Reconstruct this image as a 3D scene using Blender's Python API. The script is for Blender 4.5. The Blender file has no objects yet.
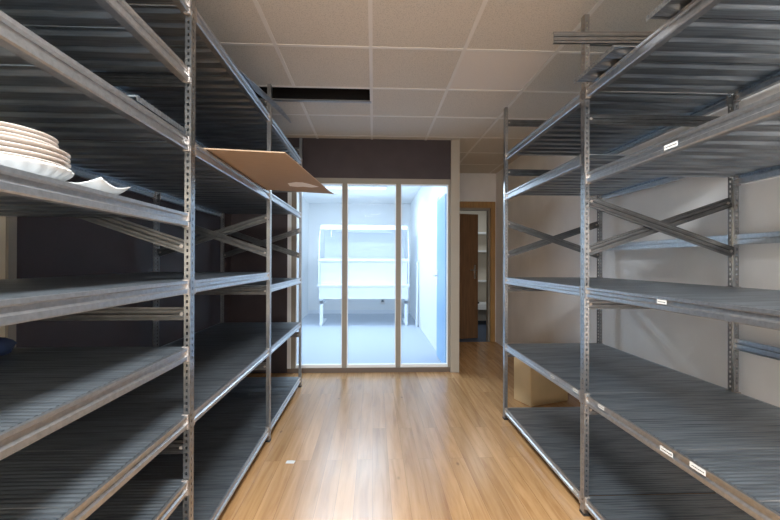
import bpy, bmesh, math, random
from mathutils import Vector, Matrix
random.seed(7)
S = bpy.context.scene
C = S.collection
PI = math.pi

# ------------------------------------------------------------------ camera
cam_data = bpy.data.cameras.new('camera')
cam_data.sensor_width = 36.0
cam_data.lens = 400.4 / 780.0 * 36.0
cam_data.clip_start = 0.02
cam = bpy.data.objects.new('camera', cam_data)
C.objects.link(cam)
S.camera = cam
_yaw, _pitch, _roll, H = 0.0414, 0.0033, 0.0032, 1.234
_f = Vector((math.sin(_yaw) * math.cos(_pitch), math.cos(_yaw) * math.cos(_pitch), math.sin(_pitch)))
_r = Vector((math.cos(_yaw), -math.sin(_yaw), 0))
_u = _r.cross(_f)
_r2 = _r * math.cos(_roll) + _u * math.sin(_roll)
_u2 = -_r * math.sin(_roll) + _u * math.cos(_roll)
cam.matrix_world = Matrix(((_r2.x, _u2.x, -_f.x, 0), (_r2.y, _u2.y, -_f.y, 0), (_r2.z, _u2.z, -_f.z, H), (0, 0, 0, 1)))

# ------------------------------------------------------------------ world, lights, exposure
S.view_settings.view_transform = 'Standard'
S.view_settings.look = 'None'
S.view_settings.exposure = 0.5
S.view_settings.gamma = 1.0
S.view_settings.use_curve_mapping = False
S.cycles.use_denoising = True
S.cycles.max_bounces = 10
S.cycles.diffuse_bounces = 6
S.cycles.glossy_bounces = 5
S.cycles.transparent_max_bounces = 12
S.cycles.sample_clamp_indirect = 4.0
W = bpy.data.worlds.new('world')
S.world = W
W.use_nodes = True
W.node_tree.nodes['Background'].inputs[0].default_value = (0.85, 0.92, 1.0, 1)
W.node_tree.nodes['Background'].inputs[1].default_value = 0.25


def area(name, loc, rot, sx, sy, power, col, spread=PI):
    l = bpy.data.lights.new(name, 'AREA')
    l.shape = 'RECTANGLE'
    l.size, l.size_y = sx, sy
    l.energy = power
    l.color = col
    l.spread = spread
    o = bpy.data.objects.new(name, l)
    o.location = loc
    o.rotation_euler = rot
    C.objects.link(o)
    return o


WARM = (0.88, 0.95, 1.0)
COOL = (0.70, 0.86, 1.0)
area('lamp_light', (-0.08, 0.10, 2.545), (0, 0, 0), 0.52, 1.1, 96, WARM)
area('lamp_light', (-0.08, -2.15, 2.545), (0, 0, 0), 0.52, 1.1, 85, WARM)
area('window_fill', (0.15, -3.12, 1.6), (PI / 2, 0, 0), 2.6, 1.5, 46, (0.95, 0.98, 1.0))  # added soft fill from behind the camera, no known window there
area('booth_light', (-0.35, 5.55, 2.55), (0, 0, 0), 1.15, 0.28, 41, COOL)
area('booth_light', (-0.35, 7.35, 2.55), (0, 0, 0), 1.15, 0.28, 33, COOL)
area('store_light', (1.9, 7.2, 2.5), (0, 0, 0), 0.4, 0.4, 7, WARM)


# ------------------------------------------------------------------ materials
def mat(name, col, rough=0.6, metal=0.0, noise=None, bump=None, spec=None, stretch=(1, 1, 1)):
    """noise=(scale, amount); bump=(scale, strength)"""
    m = bpy.data.materials.new(name)
    m.use_nodes = True
    nt = m.node_tree
    b = nt.nodes['Principled BSDF']
    b.inputs['Base Color'].default_value = (*col, 1)
    b.inputs['Roughness'].default_value = rough
    b.inputs['Metallic'].default_value = metal
    if spec is not None:
        b.inputs['Specular IOR Level'].default_value = spec
    if noise or bump:
        tc = nt.nodes.new('ShaderNodeTexCoord')
        mp = nt.nodes.new('ShaderNodeMapping')
        mp.inputs['Scale'].default_value = stretch
        nt.links.new(tc.outputs['Object'], mp.inputs[0])
    if noise:
        n = nt.nodes.new('ShaderNodeTexNoise')
        n.inputs['Scale'].default_value = noise[0]
        n.inputs['Detail'].default_value = 5
        nt.links.new(mp.outputs[0], n.inputs['Vector'])
        r = nt.nodes.new('ShaderNodeValToRGB')
        a = noise[1]
        r.color_ramp.elements[0].position = 0.3
        r.color_ramp.elements[1].position = 0.7
        r.color_ramp.elements[0].color = (*[c * (1 - a) for c in col], 1)
        r.color_ramp.elements[1].color = (*[min(1, c * (1 + a)) for c in col], 1)
        nt.links.new(n.outputs['Fac'], r.inputs[0])
        nt.links.new(r.outputs[0], b.inputs['Base Color'])
    if bump:
        n2 = nt.nodes.new('ShaderNodeTexNoise')
        n2.inputs['Scale'].default_value = bump[0]
        n2.inputs['Detail'].default_value = 4
        nt.links.new(mp.outputs[0], n2.inputs['Vector'])
        bp = nt.nodes.new('ShaderNodeBump')
        bp.inputs['Strength'].default_value = bump[1]
        bp.inputs['Distance'].default_value = 0.01
        nt.links.new(n2.outputs['Fac'], bp.inputs['Height'])
        nt.links.new(bp.outputs[0], b.inputs['Normal'])
    return m


M = {}
M['galv'] = mat('galvanised_steel', (0.46, 0.467, 0.48), 0.34, 0.92, (70, 0.12), (30, 0.02))
M['post'] = mat('galvanised_post', (0.36, 0.36, 0.36), 0.28, 0.97, (25, 0.12))
M['deck'] = mat('deck_steel', (0.34, 0.375, 0.41), 0.30, 0.88, (9, 0.32), (5, 0.03), stretch=(0.5, 11, 11))
M['brace'] = mat('brace_steel', (0.18, 0.183, 0.187), 0.30, 0.97, (20, 0.15))
M['hook'] = mat('hook_steel', (0.46, 0.41, 0.37), 0.45, 0.7)
M['rubber'] = mat('black_plastic', (0.02, 0.02, 0.02), 0.5)
M['label'] = mat('label_paper', (0.66, 0.66, 0.64), 0.6)
M['ink'] = mat('label_ink', (0.05, 0.05, 0.05), 0.6)
M['dark'] = mat('aubergine_wall', (0.044, 0.031, 0.034), 0.65, 0, (6, 0.12), (90, 0.10))
M['cream'] = mat('cream_panel', (0.78, 0.69, 0.54), 0.6)
M['grey'] = mat('grey_wall', (0.80, 0.775, 0.76), 0.75, 0, (2.5, 0.06), (120, 0.08))
M['white'] = mat('white_paint', (0.86, 0.87, 0.87), 0.5)
M['trim'] = mat('beige_trim', (0.27, 0.235, 0.19), 0.5)
M['column'] = mat('column_paint', (0.37, 0.325, 0.265), 0.5)
M['store'] = mat('store_wall', (0.60, 0.54, 0.45), 0.7)
M['base'] = mat('brown_plinth', (0.14, 0.10, 0.075), 0.5)
M['oak'] = mat('oak_trim', (0.34, 0.185, 0.055), 0.45, 0, (7, 0.2), stretch=(8, 8, 0.6))
M['walnut'] = mat('brown_door', (0.17, 0.085, 0.038), 0.4, 0, (6, 0.25), stretch=(6, 6, 0.5))
M['blue'] = mat('blue_door', (0.25, 0.48, 0.78), 0.4)
M['carpet'] = mat('blue_carpet', (0.40, 0.455, 0.54), 0.95, 0, (180, 0.25), (300, 0.4))
M['carpet_dark'] = mat('navy_carpet', (0.06, 0.08, 0.12), 0.95, 0, (120, 0.25))
M['tbar'] = mat('ceiling_grid_metal', (0.74, 0.70, 0.65), 0.5)
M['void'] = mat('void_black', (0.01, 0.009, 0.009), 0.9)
M['card'] = mat('cardboard', (0.36, 0.245, 0.155), 0.8, 0, (12, 0.08), (3, 0.1), stretch=(1, 12, 1))
M['box'] = mat('box_cardboard', (0.55, 0.40, 0.22), 0.75, 0, (5, 0.08))
M['tape'] = mat('torn_paper', (0.80, 0.74, 0.68), 0.6)
M['china'] = mat('cream_china', (0.54, 0.475, 0.425), 0.3)
M['chinawhite'] = mat('white_china', (0.62, 0.60, 0.565), 0.3)
M['fabric'] = mat('navy_fabric', (0.02, 0.035, 0.09), 0.7, 0, (20, 0.5))
M['hood'] = mat('white_enamel', (0.74, 0.79, 0.85), 0.35)
M['chrome'] = mat('satin_chrome', (0.7, 0.7, 0.7), 0.25, 1.0)
M['black'] = mat('black_object', (0.012, 0.012, 0.014), 0.5)
M['lampwhite'] = mat('lamp_frame_white', (0.85, 0.85, 0.83), 0.4)


def emis(name, col, s):
    m = bpy.data.materials.new(name)
    m.use_nodes = True
    nt = m.node_tree
    nt.nodes.clear()
    e = nt.nodes.new('ShaderNodeEmission')
    e.inputs[0].default_value = (*col, 1)
    e.inputs[1].default_value = s
    o = nt.nodes.new('ShaderNodeOutputMaterial')
    nt.links.new(e.outputs[0], o.inputs[0])
    return m


M['diff_warm'] = emis('lamp_diffuser_warm', WARM, 5)
M['diff_cool'] = emis('lamp_diffuser_cool', COOL, 1.6)


def glass_mat(name, tint, haze, refl=0.06):
    m = bpy.data.materials.new(name)
    m.use_nodes = True
    nt = m.node_tree
    nt.nodes.clear()
    t = nt.nodes.new('ShaderNodeBsdfTransparent')
    t.inputs[0].default_value = (*tint, 1)
    g = nt.nodes.new('ShaderNodeBsdfGlossy')
    g.inputs['Roughness'].default_value = 0.02
    d = nt.nodes.new('ShaderNodeBsdfTranslucent')
    d.inputs[0].default_value = (0.85, 0.92, 1, 1)
    m1 = nt.nodes.new('ShaderNodeMixShader')
    m1.inputs[0].default_value = haze
    nt.links.new(t.outputs[0], m1.inputs[1])
    nt.links.new(d.outputs[0], m1.inputs[2])
    m2 = nt.nodes.new('ShaderNodeMixShader')
    fr = nt.nodes.new('ShaderNodeFresnel')
    fr.inputs[0].default_value = 1.3
    ml = nt.nodes.new('ShaderNodeMath')
    ml.operation = 'MULTIPLY'
    ml.inputs[1].default_value = 0.06
    nt.links.new(fr.outputs[0], ml.inputs[0])
    nt.links.new(ml.outputs[0], m2.inputs[0])
    nt.links.new(m1.outputs[0], m2.inputs[1])
    nt.links.new(g.outputs[0], m2.inputs[2])
    o = nt.nodes.new('ShaderNodeOutputMaterial')
    nt.links.new(m2.outputs[0], o.inputs[0])
    return m


M['glass'] = glass_mat('window_glass', (0.97, 0.985, 1.0), 0.06)
M['hoodglass'] = glass_mat('hood_glass', (0.96, 0.98, 1.0), 0.12)


def floor_mat():
    m = bpy.data.materials.new('oak_laminate')
    m.use_nodes = True
    nt = m.node_tree
    N, Lk = nt.nodes, nt.links
    b = N['Principled BSDF']
    tc = N.new('ShaderNodeTexCoord')
    rot = N.new('ShaderNodeMapping')
    rot.inputs['Rotation'].default_value = (0, 0, PI / 2)
    Lk.new(tc.outputs['Object'], rot.inputs[0])
    br = N.new('ShaderNodeTexBrick')
    br.inputs['Scale'].default_value = 1.0
    br.inputs['Brick Width'].default_value = 1.25
    br.inputs['Row Height'].default_value = 0.095
    br.inputs['Mortar Size'].default_value = 0.0009
    br.inputs['Mortar Smooth'].default_value = 0.3
    br.inputs['Color1'].default_value = (0.0, 0.0, 0.0, 1)
    br.inputs['Color2'].default_value = (1, 1, 1, 1)
    br.inputs['Mortar'].default_value = (0.5, 0.5, 0.5, 1)
    br.offset = 0.37
    Lk.new(rot.outputs[0], br.inputs['Vector'])
    # grain
    mp = N.new('ShaderNodeMapping')
    mp.inputs['Scale'].default_value = (16, 1.1, 1)
    Lk.new(tc.outputs['Object'], mp.inputs[0])
    off = N.new('ShaderNodeVectorMath')
    off.operation = 'MULTIPLY_ADD'
    off.inputs[1].default_value = (9, 9, 9)
    Lk.new(br.outputs['Color'], off.inputs[0])
    Lk.new(mp.outputs[0], off.inputs[2])
    n1 = N.new('ShaderNodeTexNoise')
    n1.inputs['Scale'].default_value = 1.6
    n1.inputs['Detail'].default_value = 8
    n1.inputs['Roughness'].default_value = 0.62
    n1.inputs['Distortion'].default_value = 0.6
    Lk.new(off.outputs[0], n1.inputs['Vector'])
    rp = N.new('ShaderNodeValToRGB')
    e = rp.color_ramp.elements
    e[0].position = 0.28
    e[0].color = (0.33, 0.165, 0.065, 1)
    e[1].position = 0.72
    e[1].color = (0.55, 0.325, 0.155, 1)
    x = rp.color_ramp.elements.new(0.5)
    x.color = (0.455, 0.255, 0.11, 1)
    Lk.new(n1.outputs['Fac'], rp.inputs[0])
    # plank tone
    hs = N.new('ShaderNodeHueSaturation')
    mr = N.new('ShaderNodeMapRange')
    mr.inputs['To Min'].default_value = 0.86
    mr.inputs['To Max'].default_value = 1.10
    Lk.new(br.outputs['Color'], mr.inputs['Value'])
    Lk.new(mr.outputs[0], hs.inputs['Value'])
    Lk.new(rp.outputs[0], hs.inputs['Color'])
    # knots
    kn = N.new('ShaderNodeTexVoronoi')
    kn.inputs['Scale'].default_value = 3.2
    mk = N.new('ShaderNodeMapping')
    mk.inputs['Scale'].default_value = (1.6, 0.8, 1)
    Lk.new(tc.outputs['Object'], mk.inputs[0])
    Lk.new(mk.outputs[0], kn.inputs['Vector'])
    kr = N.new('ShaderNodeMapRange')
    kr.inputs['From Min'].default_value = 0.015
    kr.inputs['From Max'].default_value = 0.07
    kr.inputs['To Min'].default_value = 0.45
    kr.inputs['To Max'].default_value = 1.0
    Lk.new(kn.outputs['Distance'], kr.inputs['Value'])
    mx = N.new('ShaderNodeMix')
    mx.data_type = 'RGBA'
    mx.blend_type = 'MULTIPLY'
    mx.inputs[0].default_value = 1
    Lk.new(hs.outputs[0], mx.inputs[6])
    Lk.new(kr.outputs[0], mx.inputs[7])
    # seams
    sm = N.new('ShaderNodeMix')
    sm.data_type = 'RGBA'
    Lk.new(br.outputs['Fac'], sm.inputs[0])
    Lk.new(mx.outputs[2], sm.inputs[6])
    sm.inputs[7].default_value = (0.20, 0.10, 0.04, 1)
    Lk.new(sm.outputs[2], b.inputs['Base Color'])
    b.inputs['Roughness'].default_value = 0.25
    b.inputs['Specular IOR Level'].default_value = 0.7
    bp = N.new('ShaderNodeBump')
    bp.inputs['Strength'].default_value = 0.05
    Lk.new(n1.outputs['Fac'], bp.inputs['Height'])
    Lk.new(bp.outputs[0], b.inputs['Normal'])
    return m


M['floor'] = floor_mat()


def tile_mat(name, col, amt):
    m = bpy.data.materials.new(name)
    m.use_nodes = True
    nt = m.node_tree
    N, Lk = nt.nodes, nt.links
    b = N['Principled BSDF']
    tc = N.new('ShaderNodeTexCoord')
    n = N.new('ShaderNodeTexNoise')
    n.inputs['Scale'].default_value = 140
    n.inputs['Detail'].default_value = 3
    Lk.new(tc.outputs['Object'], n.inputs['Vector'])
    r = N.new('ShaderNodeValToRGB')
    r.color_ramp.elements[0].position = 0.34
    r.color_ramp.elements[1].position = 0.50
    r.color_ramp.elements[0].color = (*[c * (1 - amt) for c in col], 1)
    r.color_ramp.elements[1].color = (*col, 1)
    Lk.new(n.outputs['Fac'], r.inputs[0])
    Lk.new(r.outputs[0], b.inputs['Base Color'])
    b.inputs['Roughness'].default_value = 0.9
    bp = N.new('ShaderNodeBump')
    bp.inputs['Strength'].default_value = 0.25
    bp.inputs['Distance'].default_value = 0.004
    Lk.new(n.outputs['Fac'], bp.inputs['Height'])
    Lk.new(bp.outputs[0], b.inputs['Normal'])
    return m


M['tile'] = tile_mat('mineral_tile', (0.66, 0.605, 0.53), 0.24)
M['tile_new'] = tile_mat('smooth_tile', (0.74, 0.68, 0.62), 0.05)


# ------------------------------------------------------------------ mesh helpers
def box(bm, x0, x1, y0, y1, z0, z1, mi=0):
    v = [bm.verts.new(p) for p in ((x0, y0, z0), (x1, y0, z0), (x1, y1, z0), (x0, y1, z0),
                                   (x0, y0, z1), (x1, y0, z1), (x1, y1, z1), (x0, y1, z1))]
    for f in ((3, 2, 1, 0), (4, 5, 6, 7), (0, 1, 5, 4), (1, 2, 6, 5), (2, 3, 7, 6), (3, 0, 4, 7)):
        bm.faces.new([v[i] for i in f]).material_index = mi


def prism(bm, sec, p0, p1, ax_a, ax_b):
    """closed section sec [(a,b)] swept from p0 to p1; ax_a / ax_b are the section axes"""
    p0, p1, ax_a, ax_b = Vector(p0), Vector(p1), Vector(ax_a), Vector(ax_b)
    A = [bm.verts.new(p0 + ax_a * a + ax_b * b) for a, b in sec]
    B = [bm.verts.new(p1 + ax_a * a + ax_b * b) for a, b in sec]
    n = len(sec)
    for i in range(n):
        j = (i + 1) % n
        bm.faces.new((A[i], A[j], B[j], B[i]))
    bm.faces.new(A[::-1])
    bm.faces.new(B)


def cyl(bm, p0, p1, r, n=12, r2=None):
    p0, p1 = Vector(p0), Vector(p1)
    d = (p1 - p0).normalized()
    a = d.orthogonal().normalized()
    b = d.cross(a)
    r2 = r if r2 is None else r2
    A = [bm.verts.new(p0 + (a * math.cos(t) + b * math.sin(t)) * r) for t in [2 * PI * i / n for i in range(n)]]
    B = [bm.verts.new(p1 + (a * math.cos(t) + b * math.sin(t)) * r2) for t in [2 * PI * i / n for i in range(n)]]
    for i in range(n):
        j = (i + 1) % n
        bm.faces.new((A[i], A[j], B[j], B[i]))
    bm.faces.new(A[::-1])
    bm.faces.new(B)


def lathe(bm, prof, n=48, flute=None):
    rings = []
    for k, (r, z) in enumerate(prof):
        ring = []
        for i in range(n):
            t = 2 * PI * i / n
            rr = r
            if flute and flute[0] <= k <= flute[1]:
                rr = r * (1 + flute[3] * math.cos(flute[2] * t + k * 0.5))
            ring.append(bm.verts.new((rr * math.cos(t), rr * math.sin(t), z)))
        rings.append(ring)
    for a, b in zip(rings, rings[1:]):
        for i in range(n):
            j = (i + 1) % n
            bm.faces.new((a[i], a[j], b[j], b[i]))
    bm.faces.new(rings[0][::-1])
    bm.faces.new(rings[-1])


def mesh(name, bm, mats, smooth=False):
    bmesh.ops.recalc_face_normals(bm, faces=bm.faces)
    me = bpy.data.meshes.new(name)
    bm.to_mesh(me)
    bm.free()
    for m in (mats if isinstance(mats, (list, tuple)) else [mats]):
        me.materials.append(m)
    if smooth:
        for p in me.polygons:
            p.use_smooth = True
    return me


def add(name, me, parent=None, loc=(0, 0, 0), rot=(0, 0, 0)):
    o = bpy.data.objects.new(name, me)
    C.objects.link(o)
    o.location = loc
    o.rotation_euler = rot
    if parent:
        o.parent = parent
    return o


def tag(o, label=None, cat=None, group=None, kind=None):
    if label:
        o['label'] = label
    if cat:
        o['category'] = cat
    if group:
        o['group'] = group
    if kind:
        o['kind'] = kind
    return o


def empty(name, loc, label, cat, group=None, rz=0):
    o = bpy.data.objects.new(name, None)
    o.empty_display_size = 0.1
    C.objects.link(o)
    o.location = loc
    o.rotation_euler = (0, 0, rz)
    return tag(o, label, cat, group)


def struct(name, bm, mats, label=None, cat=None):
    o = add(name, mesh(name, bm, mats))
    o['kind'] = 'structure'
    if label:
        tag(o, label, cat)
    return o


def sbox(name, x0, x1, y0, y1, z0, z1, m, label=None, cat=None):
    bm = bmesh.new()
    box(bm, x0, x1, y0, y1, z0, z1)
    return struct(name, bm, m, label, cat)


def part_box(name, parent, m, *b):
    bm = bmesh.new()
    box(bm, *b)
    return add(name, mesh(name, bm, m), parent)


# ------------------------------------------------------------------ dimensions
XL, YL, SL = -0.704, 1.5726, 1.1895
XR, YR, SR = 1.0255, 1.9069, 1.1815
DEP = 0.78
ZC = 2.594
YG = 4.456
X0, X1 = -1.56, 1.885          # side walls of the room
YB, YD = -3.2, 6.10            # back wall, corridor end wall
TX, TY = -0.0212, 3.7436       # ceiling grid
BX0, BX1, BY1 = -1.52, 0.87, 9.45   # glazed booth inside

# ------------------------------------------------------------------ the room
sbox('floor', X0 - .1, X1 + .1, YB - .1, YG, -0.08, 0, M['floor'], 'oak laminate plank floor of the aisle', 'floor')
sbox('floor', 0.95, X1 + .1, YG, YD, -0.08, 0, M['floor'], 'oak laminate floor of the passage beside the glass booth', 'floor')
sbox('floor', BX0 - .1, 0.95, YG, BY1 + .1, -0.08, 0, M['carpet'], 'blue grey carpet inside the glass booth', 'floor')
sbox('floor', 0.95, 3.2, YD, 8.4, -0.08, 0, M['carpet_dark'], 'dark blue carpet of the room behind the brown door', 'floor')

sbox('wall_left', X0 - .1, X0, 1.805, YG + .1, 0, ZC, M['dark'], 'dark aubergine wall behind the left shelving', 'wall')
sbox('wall_left', X0 - .1, X0, YB, 1.765, 0, ZC, M['cream'], 'cream wall at the left edge behind the left shelving', 'wall')
sbox('trim_1', X0 - .1, X0 + .012, 1.765, 1.805, 0, ZC, M['trim'], 'beige edge strip between cream and dark wall', 'trim')
sbox('wall_right', X1, X1 + .1, YB, YD + .1, 0, ZC, M['grey'], 'pale grey wall behind the right shelving', 'wall')
bm = bmesh.new()                                   # unseen back wall; its window opening is added for the fill light
box(bm, X0, X1, YB - .1, YB, 0, 0.85)
box(bm, X0, X1, YB - .1, YB, 2.36, ZC)
box(bm, X0, -1.16, YB - .1, YB, 0.85, 2.36)
box(bm, 1.46, X1, YB - .1, YB, 0.85, 2.36)
struct('wall_back', bm, M['grey'], 'grey wall with an added window opposite the booth', 'wall')
bm = bmesh.new()
for a in (-1.16, 0.12, 1.40):
    box(bm, a, a + .06, YB - .09, YB - .03, 0.85, 2.36)
box(bm, -1.16, 1.46, YB - .09, YB - .03, 0.85, 0.91)
box(bm, -1.16, 1.46, YB - .09, YB - .03, 2.30, 2.36)
struct('added_window', bm, M['white'], 'white framed window added for fill light opposite the booth', 'window')  # unseen window, added to carry the fill light

# front wall: dark bulkhead over the glazing, dark pier to its left
sbox('wall_front', X0, 0.862, YG, YG + .09, 2.157, ZC, M['dark'], 'dark aubergine bulkhead above the glass panes', 'wall')
sbox('wall_front', X0, -0.945, YG, YG + .09, 0, 2.157, M['dark'], 'dark aubergine wall left of the glass panes', 'wall')

# booth shell
sbox('wall_booth_left', BX0 - .06, BX0, YG + .09, BY1, 0, ZC, M['white'], 'white left wall inside the booth', 'wall')
sbox('wall_booth_right', BX1, 0.945, YG + .09, YD, 0, ZC, M['white'], 'white right wall inside the booth', 'wall')
sbox('wall_booth_right', BX1, 0.945, YD, BY1, 0, ZC, M['white'], 'white right wall at the far end of the booth', 'wall')
sbox('wall_booth_back', BX0 - .06, 0.945, BY1, BY1 + .08, 0, ZC, M['white'], 'white back wall inside the booth', 'wall')
sbox('trim_2', 0.945, 0.953, YG + .09, YD, 0, ZC, M['cream'], 'cream passage side of the booth wall', 'wall')
# glazing frame
bm = bmesh.new()
box(bm, -0.905, 0.862, YG + .005, YG + .075, 2.098, 2.157)           # head
for a, w in ((-0.905, .05), (-0.345, .052), (0.252, .052), (0.838, .026)):
    box(bm, a, a + w, YG + .005, YG + .075, 0.05, 2.098)
struct('window_2', bm, M['trim'], 'beige glazing frame with three tall panes of the booth', 'window')
bm = bmesh.new()
for a, b in ((-0.855, -0.345), (-0.293, 0.252), (0.304, 0.838)):     # white glazing beads
    box(bm, a, b, YG + .014, YG + .07, 0.05, 0.082)
    box(bm, a, a + .008, YG + .014, YG + .07, 0.082, 2.098)
    box(bm, b - .008, b, YG + .014, YG + .07, 0.082, 2.098)
    box(bm, a + .008, b - .008, YG + .014, YG + .07, 2.088, 2.098)
struct('trim_3', bm, M['white'], 'white glazing beads around the three booth panes', 'trim')
sbox('trim_4', -0.945, 0.862, YG - .004, YG + .08, 0, 0.05, M['base'], 'brown sill under the booth panes', 'trim')
sbox('trim_5', -0.945, -0.905, YG - .01, YG + .08, 0.05, 2.157, M['white'], 'white edge strip left of the booth panes', 'trim')
sbox('trim_6', 0.862, 0.958, YG - .03, YG + .09, 0, ZC, M['column'], 'beige corner post right of the glass panes', 'trim')
for i, (a, b) in enumerate(((-0.855, -0.345), (-0.293, 0.252), (0.304, 0.838))):
    sbox('window_pane', a, b, YG + .038, YG + .044, 0.06, 2.098, M['glass'],
         ('left', 'middle', 'right')[i] + ' tall glass pane of the booth front', 'window pane')

# end wall of the passage with the brown door
DX0, DX1, DZ = 1.0, 1.80, 2.06
bm = bmesh.new()
box(bm, 0.953, DX0 - .02, YD, YD + .1, 0, ZC)
box(bm, DX1 + .02, X1, YD, YD + .1, 0, ZC)
box(bm, DX0 - .02, DX1 + .02, YD, YD + .1, DZ + .02, ZC)
struct('wall_end', bm, M['grey'], 'grey wall around the brown door', 'wall')
bm = bmesh.new()
for a, b in ((0.955, DX0), (DX1, 1.872)):
    box(bm, a, b, YD - .018, YD + .115, 0, DZ + .095)
box(bm, DX0, DX1, YD - .018, YD + .115, DZ, DZ + .095)
struct('trim_7', bm, M['oak'], 'yellow oak frame of the brown door', 'door frame')
bm = bmesh.new()
box(bm, DX1 - .03, DX1, YD + .02, YD + .11, 0, DZ - .03)
box(bm, DX0, DX1, YD + .02, YD + .11, DZ - .03, DZ)
struct('trim_8', bm, M['trim'], 'pale door stop inside the oak frame', 'door frame')
# brown leaf, standing ajar into the far room
lf = empty('door_1', (DX0 + .01, YD + .09, 0.008), 'dark brown wooden door standing ajar at the passage end', 'door', rz=math.radians(16))
lf['kind'] = 'structure'
part_box('door_leaf', lf, M['walnut'], 0, 0.70, 0, 0.04, 0, 1.985)
bm = bmesh.new()
box(bm, 0.625, 0.66, -.007, 0, 0.95, 1.17)
cyl(bm, (0.642, -.005, 1.09), (0.642, -.05, 1.09), .009)
cyl(bm, (0.648, -.045, 1.09), (0.53, -.045, 1.09), .008)
hd = add('door_handle', mesh('door_handle', bm, M['chrome']), lf)
tag(hd, 'silver lever handle on a long plate')
# far room
sbox('wall_store_back', 0.95, 3.2, 8.3, 8.4, 0, ZC, M['store'], 'cream wall of the room behind the brown door', 'wall')
sbox('wall_store_side', 3.1, 3.2, YD + .1, 8.3, 0, ZC, M['store'], 'side wall of the room behind the brown door', 'wall')
sbox('wall_store_front', X1, 3.2, YD, YD + .1, 0, ZC, M['store'], 'near wall of the room behind the brown door', 'wall')

# blue door in the booth
bd = empty('door_2', (BX1, 4.60, 0), 'blue door in the right wall of the booth', 'door')
bd['kind'] = 'structure'
part_box('door_leaf', bd, M['blue'], -.04, 0, 0, 0.62, 0.01, 2.02)
bm = bmesh.new()
box(bm, -.046, -.04, .54, .58, 0.93, 1.13)
cyl(bm, (-.04, .56, 1.05), (-.09, .56, 1.05), .01)
cyl(bm, (-.085, .57, 1.05), (-.085, .45, 1.05), .009)
add('door_handle', mesh('door_handle', bm, M['chrome']), bd)
bm = bmesh.new()
box(bm, BX1 - .02, BX1, 5.22, 5.29, 0, 2.09)
box(bm, BX1 - .02, BX1, 4.56, 5.29, 2.03, 2.09)
struct('trim_9', bm, M['white'], 'white frame of the blue door', 'door frame')
bm = bmesh.new()
box(bm, BX0, BX1, BY1 - .012, BY1, 0, .09)
struct('baseboard_back', bm, M['hood'], 'white baseboard inside the booth', 'baseboard')

# ------------------------------------------------------------------ ceiling: 0.6 m tiles in a T-bar grid
gap_y0, gap_y1, gap_x0, gap_x1 = TY - .6, TY - .32, TX - 1.2, TX
lamps_main = ((0.28, -0.35), (0.28, -2.15))
bm = bmesh.new()
xs = sorted(set([X0 - .1, X1 + .1] + [TX + .6 * k for k in range(-4, 5) if X0 - .1 < TX + .6 * k < X1 + .1]))
ys = sorted(set([YB - .1, YD + .1] + [TY + .6 * k for k in range(-14, 6) if YB - .1 < TY + .6 * k < YD + .1] + [gap_y1]))
for xa, xb in zip(xs, xs[1:]):
    for ya, yb in zip(ys, ys[1:]):
        xm, ym = (xa + xb) / 2, (ya + yb) / 2
        if gap_x0 < xm < gap_x1 and gap_y0 < ym < gap_y1:
            continue
        new = 1 if (TX + .6 < xm < TX + 1.2 and TY - 1.2 < ym < TY - .6) else 0
        box(bm, xa, xb, ya, yb, ZC, ZC + .015, new)
struct('ceiling', bm, [M['tile'], M['tile_new']], 'suspended ceiling of beige mineral tiles', 'ceiling')
bm = bmesh.new()
for x in xs[1:-1]:
    if gap_x0 + .01 < x < gap_x1 - .01:
        box(bm, x - .012, x + .012, YB, gap_y0, ZC - .004, ZC)
        box(bm, x - .012, x + .012, gap_y1, YD, ZC - .004, ZC)
    else:
        box(bm, x - .012, x + .012, YB, YD, ZC - .004, ZC)
for y in ys[1:-1]:
    if abs(y - gap_y1) > .01:
        box(bm, X0, X1, y - .012, y + .012, ZC - .0035, ZC)
struct('trim_10', bm, M['tbar'], 'metal grid between the ceiling tiles', 'ceiling grid')
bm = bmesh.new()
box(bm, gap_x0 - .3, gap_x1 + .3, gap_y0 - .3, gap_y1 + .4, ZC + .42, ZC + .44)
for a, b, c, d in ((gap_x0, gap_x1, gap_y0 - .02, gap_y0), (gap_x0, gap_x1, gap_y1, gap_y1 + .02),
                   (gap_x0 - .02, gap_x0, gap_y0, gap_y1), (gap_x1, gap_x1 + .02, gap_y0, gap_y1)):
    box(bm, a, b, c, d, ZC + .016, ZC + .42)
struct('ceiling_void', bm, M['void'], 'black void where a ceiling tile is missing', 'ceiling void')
bm = bmesh.new()
box(bm, gap_x0, gap_x1, gap_y1 - .030, gap_y1, ZC - .010, ZC)
struct('trim_11', bm, M['galv'], 'metal rail along the black ceiling opening', 'ceiling rail')
sbox('ceiling', BX0 - .06, 0.95, YG + .09, BY1, ZC, ZC + .02, M['white'], 'white ceiling inside the booth', 'ceiling')
sbox('ceiling', 0.95, 3.2, YD + .1, 8.4, ZC, ZC + .02, M['trim'], 'ceiling of the room behind the brown door', 'ceiling')


def ceiling_light(x, y, sx, sy, m, label):
    t = empty('ceiling_light', (x, y, ZC - .004), label, 'ceiling light', None)
    bm = bmesh.new()
    for a in (-sx / 2, sx / 2 - .02):
        box(bm, a, a + .02, -sy / 2, sy / 2, -.02, 0)
    for a in (-sy / 2, sy / 2 - .02):
        box(bm, -sx / 2 + .02, sx / 2 - .02, a, a + .02, -.02, 0)
    add('frame', mesh('lamp_frame', bm, M['lampwhite']), t)
    part_box('diffuser', t, m, -sx / 2 + .02, sx / 2 - .02, -sy / 2 + .02, sy / 2 - .02, -.009, -.004)


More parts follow.
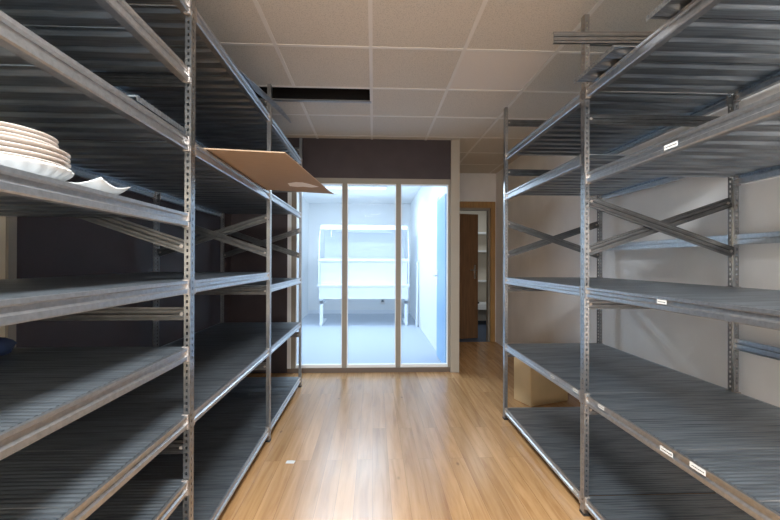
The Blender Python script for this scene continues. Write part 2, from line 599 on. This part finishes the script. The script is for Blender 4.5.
ceiling_light(-0.08, 0.10, .56, 1.15, M['diff_warm'], 'long ceiling light over the middle of the aisle')
ceiling_light(-0.08, -2.15, .56, 1.15, M['diff_warm'], 'long ceiling light near the added window')
ceiling_light(-0.35, 5.55, 1.2, .3, M['diff_cool'], 'long ceiling light in the booth just behind the glass')
ceiling_light(-0.35, 7.35, 1.2, .3, M['diff_cool'], 'long ceiling light in the booth above the white hood bench')

# ------------------------------------------------------------------ shelving: shared meshes
PH = 2.443


def holes_strip(bm, o, u, w, height, hw=.0075, hh=.0115, pitch=.0245, z0=.03):
    o, u = Vector(o), Vector(u)
    n = int((height - z0 - .01) / pitch)
    cols = (0, (w - hw) / 2, (w + hw) / 2, w)
    zs = [0]
    for k in range(n):
        zs += [z0 + k * pitch, z0 + k * pitch + hh]
    zs.append(height)
    g = [[bm.verts.new(o + u * c + Vector((0, 0, z))) for c in cols] for z in zs]
    for i in range(len(zs) - 1):
        for j in range(3):
            if j == 1 and i % 2 == 1:
                continue
            bm.faces.new((g[i][j], g[i][j + 1], g[i + 1][j + 1], g[i + 1][j]))


def post_mesh():
    bm = bmesh.new()
    holes_strip(bm, (0, 0, 0.012), (0, 1, 0), .036, PH - .012)
    holes_strip(bm, (0, 0, 0.012), (-1, 0, 0), .024, PH - .012)
    holes_strip(bm, (0, .036, 0.012), (-1, 0, 0), .024, PH - .012)
    bmesh.ops.remove_doubles(bm, verts=bm.verts, dist=1e-5)
    bmesh.ops.recalc_face_normals(bm, faces=bm.faces)
    bmesh.ops.solidify(bm, geom=bm.faces[:], thickness=.0016)
    return mesh('upright_post', bm, M['post'])


def foot_mesh():
    bm = bmesh.new()
    box(bm, -.027, .003, -.003, .039, 0, .012)
    box(bm, -.022, -.003, .003, .033, .012, .03)
    return mesh('foot', bm, M['rubber'])


# front beam, outer face at x = 0 looking to +x, top at z = 0, swept along +y
BEAM = [(-.009, 0), (0, -.0012), (0, -.011), (-.0085, -.0155), (-.0085, -.0280), (0, -.033), (0, -.0470), (-.004, -.051), (-.030, -.051),
        (-.030, -.049), (-.0095, -.049), (-.0095, -.024), (-.026, -.024), (-.026, -.0225), (-.0095, -.0225), (-.0095, -.0012)]


def beam_mesh(L):
    bm = bmesh.new()
    prism(bm, BEAM, (0, 0, 0), (0, L, 0), (1, 0, 0), (0, 0, 1))
    return mesh('beam', bm, M['galv'])


def hook_mesh():
    bm = bmesh.new()
    box(bm, -.022, .0018, .001, .013, -.0545, -.0335)
    box(bm, -.022, .0018, .001, .010, -.0305, .003)
    return mesh('beam_hook', bm, M['hook'])


def panel_mesh(w, n, amp, L):
    """folded sheet panel spanning x from -L/2 to L/2, top at z = 0, width along +y: fine ribs on top, three broad folds below"""
    bm = bmesh.new()
    k = 8
    ys_ = [.0006] + [w * (i + .5) / (n * k) for i in range(n * k)] + [w - .0006]
    top = lambda y: -amp * (.5 + .5 * math.cos(2 * PI * y * n / w)) ** 1.6
    def fold(y):
        t = (y * 3 / w) % 1.0                     # one fold per third of the panel
        t = abs(t - .5) * 2
        return min(1, max(0, (.62 - t) / .22)) + .10 * max(0, t - .62) / .38
    xs_ = [-L / 2, -L / 2 + .015, -L / 2 + .03, -L / 2 + .05, -L / 2 + .075, 0]
    xs_ += [-x for x in xs_[-2::-1]]
    tp = [-.0 for _ in xs_]
    T, Bt = [], []
    for x in xs_:
        d = min(1, (L / 2 - abs(x)) / .075)
        d = d * d * (3 - 2 * d)
        T.append([bm.verts.new((x, y, top(y))) for y in ys_])
        Bt.append([bm.verts.new((x, y, -.0055 - .0135 * (fold(y) * d + (1 - d) * .15))) for y in ys_])
    m_ = len(ys_)
    for G, fl in ((T, 0), (Bt, 1)):
        for a, b in zip(G, G[1:]):
            for i in range(m_ - 1):
                q = (a[i], a[i + 1], b[i + 1], b[i])
                bm.faces.new(q[::-1] if fl else q)
    for e in (0, -1):
        for i in range(m_ - 1):
            bm.faces.new((T[e][i], T[e][i + 1], Bt[e][i + 1], Bt[e][i]))
    for i in (0, -1):
        for q in range(len(xs_) - 1):
            bm.faces.new((T[q][i], T[q + 1][i], Bt[q + 1][i], Bt[q][i]))
    for sg in (-1, 1):                            # turned-down ends that hang in the beams
        x = sg * (L / 2 - .0015)
        box(bm, min(x, x + sg * .0012), max(x, x + sg * .0012), .002, w - .002, -.019, -.005)
    me = mesh('shelf_panel', bm, M['deck'], True)
    me.set_sharp_from_angle(angle=math.radians(55))
    return me


BR = [(0, -.025), (0, -.017), (-.004, -.014), (-.004, -.004), (0, -.001), (0, .001), (-.004, .004), (-.004, .014), (0, .017), (0, .025),
      (.011, .025), (.011, .0235), (.0015, .0235), (.0015, -.0235), (.011, -.0235), (.011, -.025)]


def brace_mesh(p0, p1):
    """channel in the frame plane, from p0 to p1 given as (x, z)"""
    bm = bmesh.new()
    a, b = Vector((p0[0], 0, p0[1])), Vector((p1[0], 0, p1[1]))
    d = (b - a).normalized()
    n = Vector((-d.z, 0, d.x))
    if n.z < 0:
        n = -n
    prism(bm, BR, a, b, (0, 1, 0), n)
    return mesh('brace', bm, M['brace'])


def bolt_mesh():
    bm = bmesh.new()
    cyl(bm, (0, 0, 0), (0, -.007, 0), .007, 8)
    return mesh('bolt', bm, M['hook'])


POST, FOOT, HOOK = post_mesh(), foot_mesh(), hook_mesh()
Z_HOR = (2.325, 1.935, 1.028, 0.512)
H_MESH = brace_mesh((-.022, 0), (-DEP + .022, 0))
X_UP = brace_mesh((-.020, 1.285), (-DEP + .020, 1.535))
X_DN = brace_mesh((-.020, 1.535), (-DEP + .020, 1.285))
BOLT = bolt_mesh()
BOLT_H = ((-.036, 0), (-DEP + .036, 0))
BOLT_UP = ((-.036, 1.290), (-DEP + .036, 1.530))
BOLT_DN = ((-.036, 1.530), (-DEP + .036, 1.290))


def rack(x, y0, spacing, n_frames, levels, side, label, labels=(), rear_extra=(), single=()):
    """side = +1: aisle on the +x side (left rack); -1: aisle on the -x side.
    Built with the aisle face at local x = 0; everything behind is at -x (mirrored by rotating the parts for side -1)."""
    root = empty('shelving_rack', (x, y0, 0), label, 'shelving rack')
    s = side
    L = spacing - .037
    beam = beam_mesh(L)
    pl = DEP - .030
    panel = panel_mesh((L + .031) / 4 - .004, 15, .0034, pl)
    frame_y = [spacing * k for k in range(n_frames)]
    for k, fy in enumerate(frame_y):
        for front in (True, False):
            px = 0 if front else -s * DEP
            web_out = s if front else -s          # +1: web looks to +x
            loc = (px, fy, 0) if web_out > 0 else (px, fy + .036, 0)
            p = add('upright_post', POST, root, loc, (0, 0, 0 if web_out > 0 else PI))
            add('foot', FOOT, p)
        def brc(me, bme, dy, z=0):
            if s > 0:
                b = add('brace', me, root, (0, fy + dy, z))
            else:
                b = add('brace', me, root, (DEP, fy + dy, z))
            for bx_, bz_ in bme:
                add('bolt', BOLT, b, (bx_, 0, bz_))
        for z in Z_HOR:
            brc(H_MESH, BOLT_H, .012, z)
        brc(X_UP, BOLT_UP, .008)
        if k not in single:
            brc(X_DN, BOLT_DN, .024)
    made = {}
    for k in range(n_frames - 1):
        by = frame_y[k] + .0365
        for z in levels[k]:
            for front in (True, False):
                px = -s * .003 if front else -s * (DEP - .003)
                out = s if front else -s
                if out > 0:
                    b = add('beam', beam, root, (px, by, z))
                else:
                    b = add('beam', beam, root, (px, by + L, z), (0, 0, PI))
                if front:
                    made[(k, z)] = b
                add('beam_hook', HOOK, b)
                h2 = add('beam_hook', HOOK, b, (0, L - .014, 0))
            for j in range(4):
                add('shelf_panel', panel, root, (-s * DEP / 2, by - .0155 + j * (L + .031) / 4 + .002, z + .0006))
    for k, z in rear_extra:                       # stiffening rails on the back posts only
        by = frame_y[k] + .0365
        out = -s
        px = -s * (DEP - .003)
        if out > 0:
            add('beam', beam, root, (px, by, z))
        else:
            add('beam', beam, root, (px, by + L, z), (0, 0, PI))
    for k, z, wy, big, dz in labels:              # paper labels stuck on front beams; wy = world y
        b = made[(k, z)]
        if s > 0:
            loc = (.0005, wy - y0 - b.location.y, dz)
        else:
            loc = (.0005, b.location.y - (wy - y0), dz)
        lb = add('label_strip', LAB_BIG if big else LAB_SMALL, b, loc)
        lb['label'] = 'white paper label'
    return root


def label_with_ink(L, hgt):
    bm = bmesh.new()
    box(bm, 0, .0008, 0, L, -hgt, 0)
    y = L * .14
    while y < L * .86:
        w = random.uniform(.003, .007)
        box(bm, .0008, .0011, y, y + w, -hgt * .60, -hgt * .42, 1)
        y += w + .002
    return mesh('label_strip', bm, [M['label'], M['ink']])


LAB_BIG, LAB_SMALL = label_with_ink(.062, .017), label_with_ink(.046, .015)

left_rack = rack(XL, YL - SL, SL, 4,
                 [(2.235, 1.972, 1.708, 1.416, 1.158, .902, .643, .391, .10),
                  (2.235, 1.702, 1.157, .638, .10),
                  (2.236, 1.706, 1.068, .635, .10)],
                 1, 'long run of galvanised steel shelving along the left side of the aisle', single=(1,))
right_rack = rack(XR, YR - SR, SR, 3,
                  [(2.082, 1.668, 1.112, .593, .092),
                   (2.080, 1.768, 1.112, .593, .092)],
                  -1, 'long run of galvanised steel shelving along the right side of the aisle',
                  labels=((0, 1.668, 1.375, True, -.022), (0, 1.112, 1.41, False, -.012), (0, .593, 1.395, True, -.014),
                          (0, .593, 1.26, True, -.004), (0, .593, 1.79, False, -.006), (1, .593, 2.28, False, -.012),
                          (1, .593, 2.02, False, -.006), (1, .092, 2.24, False, -.022), (1, .092, 2.02, False, -.016)),
                  rear_extra=((0, 1.372), (0, .857), (1, 1.372)))

# ------------------------------------------------------------------ things on and around the shelving
# cardboard sheet
cb = empty('cardboard_sheet', (-0.75, 2.2, 1.7095), 'large flat brown cardboard sheet jutting out from the left shelving', 'cardboard')


def poly_slab(pts, z0, z1):
    bm = bmesh.new()
    A = [bm.verts.new((x, y, z0)) for x, y in pts]
    B = [bm.verts.new((x, y, z1)) for x, y in pts]
    n = len(pts)
    for i in range(n):
        j = (i + 1) % n
        bm.faces.new((A[i], A[j], B[j], B[i]))
    bm.faces.new(A[::-1])
    bm.faces.new(B)
    return bm


pts = [(-1.28, 1.655), (-.714, 1.736), (-.391, 1.782), (-.300, 2.77), (-.283, 2.856), (-.316, 2.838), (-.45, 2.795), (-.58, 2.755), (-.66, 2.722), (-.695, 2.708), (-1.2, 2.62)]
bm = poly_slab([(x + .75, y - 2.2) for x, y in pts], 0, .005)
add('sheet', mesh('sheet', bm, M['card']), cb)
pts = [(-.525, 2.47), (-.47, 2.43), (-.43, 2.44), (-.39, 2.50), (-.352, 2.575), (-.40, 2.600), (-.45, 2.575), (-.49, 2.585), (-.53, 2.56)]
bm = poly_slab([(x + .75, y - 2.2) for x, y in pts], -.0012, -.0001)
tp = add('torn_tape', mesh('torn_tape', bm, M['tape']), cb)
tag(tp, 'torn strip of pale paper tape')

# plates
PC = (-0.868, 0.953)
Z0 = 1.4172


def plate_mesh(R, h, m):
    bm = bmesh.new()
    lathe(bm, [(R * .55, 0), (R * .60, .0), (R * .64, h * .40), (R * .80, h * .68), (R * .985, h * .93), (R, h), (R * .985, h * 1.06),
               (R * .80, h * .84), (R * .62, h * .56), (R * .3, h * .45)], 64)
    return mesh('plate', bm, m, True)


bm = bmesh.new()
R = .142
lathe(bm, [(R * .66, 0), (R * .70, .002), (R * .84, .012), (R * .95, .024), (R * .995, .031), (R, .034), (R * .97, .036), (R * .86, .022), (R * .6, .009), (R * .3, .008)],
      144, (1, 7, 28, .020))
o = add('flan_dish', mesh('flan_dish', bm, M['chinawhite'], True), None, (*PC, Z0))
tag(o, 'white fluted round dish at the bottom of the plate stack', 'dish')
big, small = plate_mesh(.137, .021, M['china']), plate_mesh(.119, .019, M['china'])
names_big = ['lowest large cream plate, resting in the fluted dish', 'second large cream plate above the fluted dish',
             'third large cream plate above the fluted dish', 'topmost large cream plate, just under the smaller plates']
for i in range(4):
    o = add('plate', big, None, (PC[0] + random.uniform(-.002, .002), PC[1] + random.uniform(-.002, .002), Z0 + .020 + i * .0112))
    tag(o, names_big[i], 'plate', 'stacked cream plates on the left shelving')
names_small = ['lowest of the three smaller cream plates atop the stack', 'middle one of the three smaller cream plates atop the stack',
               'smaller cream plate at the very top of the stack']
for i in range(3):
    o = add('plate', small, None, (PC[0] - .004 + random.uniform(-.002, .002), PC[1] - .002, Z0 + .0195 + 3 * .0112 + .0150 + i * .0105))
    tag(o, names_small[i], 'plate', 'stacked cream plates on the left shelving')

# square dish with raised corners
bm = bmesh.new()
n = 12
G, G2 = [], []
hs = .068
for i in range(n + 1):
    row, row2 = [], []
    for j in range(n + 1):
        u, v = 2 * i / n - 1, 2 * j / n - 1
        m_ = max(abs(u), abs(v))
        c = abs(u * v)
        z = .004 + (.020 * (max(0, m_ - .45) / .55) ** 1.5) + .016 * c ** 1.6
        sx = hs * u * (1 - .035 * (1 - v * v))
        sy = hs * v * (1 - .035 * (1 - u * u))
        row.append(bm.verts.new((sx, sy, z)))
        row2.append(bm.verts.new((sx * .97, sy * .97, max(0, z - .004))))
    G.append(row)
    G2.append(row2)
for i in range(n):
    for j in range(n):
        bm.faces.new((G[i][j], G[i + 1][j], G[i + 1][j + 1], G[i][j + 1]))
        bm.faces.new((G2[i][j], G2[i][j + 1], G2[i + 1][j + 1], G2[i + 1][j]))
for i in range(n):
    bm.faces.new((G[i][0], G2[i][0], G2[i + 1][0], G[i + 1][0]))
    bm.faces.new((G[i][n], G[i + 1][n], G2[i + 1][n], G2[i][n]))
    bm.faces.new((G[0][i], G[0][i + 1], G2[0][i + 1], G2[0][i]))
    bm.faces.new((G[n][i], G2[n][i], G2[n][i + 1], G[n][i + 1]))
o = add('square_dish', mesh('square_dish', bm, M['chinawhite'], True), None, (-.796, 1.168, Z0))
tag(o, 'small white square dish with raised corners beside the plate stack', 'dish')

# dark blue cloth bag at the left edge
bm = bmesh.new()
nu, nv = 18, 9
rings = []
for j in range(nv + 1):
    ph = -PI / 2 + PI * j / nv
    ring = []
    for i in range(nu):
        t = 2 * PI * i / nu
        cx = math.copysign(abs(math.cos(t)) ** .7, math.cos(t))
        cy = math.copysign(abs(math.sin(t)) ** .7, math.sin(t))
        r = max(.02, math.cos(ph)) ** .5
        k = 1 + .06 * math.sin(5 * t + 2 * j)
        ring.append(bm.verts.new((.11 * cx * r * k, .12 * cy * r * k, .034 + .034 * math.sin(ph) * (1 + .15 * math.sin(3 * t)))))
    rings.append(ring)
for a, b in zip(rings, rings[1:]):
    for i in range(nu):
        j = (i + 1) % nu
        bm.faces.new((a[i], a[j], b[j], b[i]))
bm.faces.new(rings[0][::-1])
bm.faces.new(rings[-1])
bag = empty('folded_bag', (-1.335, 1.36, .905), 'dark navy folded cloth bag on the left shelving at the picture edge', 'bag')
add('body', mesh('body', bm, M['fabric'], True), bag)
bm = bmesh.new()
prev = None
for i in range(13):
    t = PI * i / 12
    p = Vector((.07 * math.cos(t), -.03 + .02 * math.sin(t), .06 + .018 * math.sin(t)))
    if prev:
        cyl(bm, prev, p, .006, 6)
    prev = p
st = add('strap', mesh('strap', bm, M['black']), bag)

# carton behind the right rack
bx = empty('cardboard_box', (1.5007, 3.529, 0), 'brown cardboard box on the floor beyond the right shelving', 'box', rz=math.radians(20))
bm = bmesh.new()
bw, bdp, bh = .21, .11, .47
box(bm, -bw, bw, -bdp, bdp, 0, bh)
bmesh.ops.bevel(bm, geom=bm.edges[:], offset=.004, segments=2, affect='EDGES')
add('carton', mesh('carton', bm, M['box']), bx)
for s in (-1, 1):
    part_box('flap', bx, M['box'], -bw, bw, min(s * .002, s * bdp), max(s * .002, s * bdp), bh, bh + .004)
t1 = part_box('tape', bx, M['tape'], -bw - .0012, -bw, -.025, .025, bh - .10, bh + .004)
tag(t1, 'clear glossy packing tape')
part_box('tape', bx, M['tape'], -bw - .0012, bw, -.025, .025, bh + .004, bh + .0052)

# scrap of paper on the floor
bm = poly_slab([(-.026, -.016), (.024, -.020), (.028, .012), (.004, .018), (-.024, .015)], 0.0003, .0016)
o = add('paper_scrap', mesh('paper_scrap', bm, M['label']), None, (-.505, 2.485, 0))
tag(o, 'small white paper scrap on the wooden floor', 'paper')


# loose deck panels and bars lying on the top shelves
LOOSE = panel_mesh(.316, 16, .0026, .75)
for loc, lab, grp in (((1.330, 1.559, 2.1030), 'loose steel panel overhanging the top right shelf beside the tall post', 'loose panels on the top right shelf'),
                      ((1.336, 1.062, 2.1030), 'loose steel panel overhanging the top right shelf at the upper picture edge', 'loose panels on the top right shelf'),
                      ((-1.080, 1.220, 1.7290), 'loose steel panel lying on the left shelf above the plates', None)):
    o = add('loose_panel', LOOSE, None, loc)
    tag(o, lab, 'shelf panel', grp)
# channel bar poking out
bm = bmesh.new()
prism(bm, [(a_, b_ * .9) for a_, b_ in BR], (-.35, 0, 0), (.35, 0, 0), (0, 1, 0), (0, 0, 1))
o = add('channel_bar', mesh('channel_bar', bm, M['brace']), None, (1.065, 1.548, 2.1300), (0, 0, math.radians(-3)))
tag(o, 'loose steel channel bar poking out over the aisle from the top right shelf', 'metal bar')
# bent strip on the top left shelf
bm = bmesh.new()
path = [(-.74, 2.10, 2.2375), (-.71, 2.25, 2.240), (-.685, 2.40, 2.243), (-.655, 2.53, 2.240), (-.62, 2.64, 2.225), (-.585, 2.73, 2.198), (-.570, 2.77, 2.182)]
wd = [.05, .05, .05, .045, .04, .025, .008]
A, B, A2, B2 = [], [], [], []
for (x, y, z), w_ in zip(path, wd):
    A.append(bm.verts.new((x - w_ / 2, y, z)))
    B.append(bm.verts.new((x + w_ / 2, y, z)))
    A2.append(bm.verts.new((x - w_ / 2, y, z + .0025)))
    B2.append(bm.verts.new((x + w_ / 2, y, z + .0025)))
for i in range(len(path) - 1):
    bm.faces.new((A[i], B[i], B[i + 1], A[i + 1]))
    bm.faces.new((A2[i], A2[i + 1], B2[i + 1], B2[i]))
    bm.faces.new((A[i], A[i + 1], A2[i + 1], A2[i]))
    bm.faces.new((B[i], B2[i], B2[i + 1], B[i + 1]))
bm.faces.new((A[0], A2[0], B2[0], B[0]))
bm.faces.new((A[-1], B[-1], B2[-1], A2[-1]))
o = add('metal_strip', mesh('metal_strip', bm, M['galv']), None)
tag(o, 'bent steel strip curling over the edge of the top left shelf', 'metal strip')

# ------------------------------------------------------------------ inside the booth: white hood bench
hb = empty('hood_bench', (-0.18, 7.65, 0), 'white enclosed hood bench on legs behind the glass panes', 'workbench')
W2 = .85
for sx in (-1, 1):
    bm = bmesh.new()
    a, b = sorted((sx * (W2 - .01), sx * (W2 - .07)))
    box(bm, a, b, .03, .09, .05, .515)
    box(bm, a, b, .03, .60, .42, .48)
    lg = add('leg', mesh('leg', bm, M['hood']), hb)
    bm = bmesh.new()
    box(bm, a, b, -.02, .66, .02, .06)
    cyl(bm, ((a + b) / 2, 0, 0), ((a + b) / 2, 0, .03), .026)
    cyl(bm, ((a + b) / 2, .62, 0), ((a + b) / 2, .62, .03), .026)
    add('foot', mesh('foot', bm, M['hood']), lg)
part_box('apron', hb, M['hood'], -W2, W2, 0, .68, .515, .755)
part_box('worktop', hb, M['hood'], -W2 - .03, W2 + .03, -.03, .70, .755, .785)
part_box('front_panel', hb, M['hood'], -W2 + .02, W2 - .02, .05, .07, .785, 1.235)
part_box('ledge', hb, M['hood'], -W2 - .01, W2 + .01, -.01, .10, 1.235, 1.285)
for sx in (-1, 1):
    bm = bmesh.new()
    prof = [(.0, .785), (.0, 1.25), (.03, 1.50), (.10, 1.72), (.20, 1.86), (.32, 1.92), (.70, 1.92), (.70, .785)]
    a, b = sorted((sx * (W2 - .02), sx * W2))
    A = [bm.verts.new((a, y, z)) for y, z in prof]
    B = [bm.verts.new((b, y, z)) for y, z in prof]
    for i in range(len(prof)):
        j = (i + 1) % len(prof)
        bm.faces.new((A[i], A[j], B[j], B[i]))
    bm.faces.new(A)
    bm.faces.new(B[::-1])
    add('side_panel', mesh('side_panel', bm, M['hoodglass']), hb)
    bm = bmesh.new()
    for (y0_, z0_), (y1_, z1_) in zip(prof[:6], prof[1:6]):
        cyl(bm, (sx * (W2 + .005), y0_, z0_), (sx * (W2 + .005), y1_, z1_), .012, 8)
    add('side_rail', mesh('side_rail', bm, M['hood']), hb)
part_box('back_panel', hb, M['hood'], -W2 + .02, W2 - .02, .68, .70, .785, 1.90)
part_box('top_panel', hb, M['hood'], -W2 + .02, W2 - .02, .10, .70, 1.90, 1.93)
bm = bmesh.new()
box(bm, -W2 + .02, W2 - .02, .02, .06, 1.84, 1.90)
add('top_rail', mesh('top_rail', bm, M['hood']), hb)
part_box('lamp_bar', hb, M['hood'], -.55, .55, .30, .40, 1.80, 1.86)
bm = bmesh.new()
for sx in (-.62, .62):
    cyl(bm, (sx, .08, 1.70), (sx, .08, 1.84), .012, 8)
add('knob', mesh('knob', bm, M['chrome']), hb)
# leaning board
bm = bmesh.new()
prism(bm, [(-.012, -.05), (.012, -.05), (.012, .05), (-.012, .05)], (.815, 7.56, 0), (.845, 7.62, 1.24), (1, 0, 0), (0, 1, 0))
o = add('leaning_board', mesh('leaning_board', bm, M['hood']), None)
tag(o, 'narrow pale board leaning on the booth wall beside the hood bench', 'board')
ws = empty('wall_socket', (.22, BY1, .30), 'small grey wall socket low on the booth back wall', 'socket')
part_box('plate', ws, M['tbar'], -.05, .05, -.015, 0, -.08, .08)
part_box('outlet', ws, M['black'], -.03, .03, -.019, -.015, -.03, .03)

# ------------------------------------------------------------------ far room: shelf boards on the wall
for z, lab in ((1.80, 'uppermost white wall shelf seen through the brown doorway'), (1.43, 'middle white wall shelf seen through the brown doorway'),
               (.82, 'lower white wall shelf seen through the brown doorway')):
    t = empty('wall_shelf', (2.25, 8.3, z), lab, 'wall shelf', 'wall shelves behind the brown door')
    part_box('board', t, M['white'], -.55, .75, -.30, 0, 0, .03)
    bm = bmesh.new()
    box(bm, -.19, -.16, -.012, 0, -.22, 0)
    prism(bm, [(-.012, -.006), (.012, -.006), (.012, .006), (-.012, .006)], (-.175, -.01, -.19), (-.175, -.26, -.008), (1, 0, 0), (0, 0, 1))
    add('bracket', mesh('bracket', bm, M['white']), t)
t = empty('low_bench', (2.25, 8.0, 0), 'low white bench seen through the brown doorway', 'bench')
part_box('top', t, M['white'], -.55, .75, -.30, .28, .30, .40)
for a in (-.52, .70):
    part_box('leg', t, M['white'], a, a + .04, -.25, .25, 0, .30)
bm = bmesh.new()
box(bm, -.14, .10, -.10, .10, 0, .035)
box(bm, -.04, .06, -.06, .06, .035, .075)
bmesh.ops.bevel(bm, geom=bm.edges[:], offset=.008, segments=2, affect='EDGES')
o = add('telephone', mesh('telephone', bm, M['black']), None, (2.0, 7.95, .40))
tag(o, 'small black object on the low bench behind the brown door', 'device')
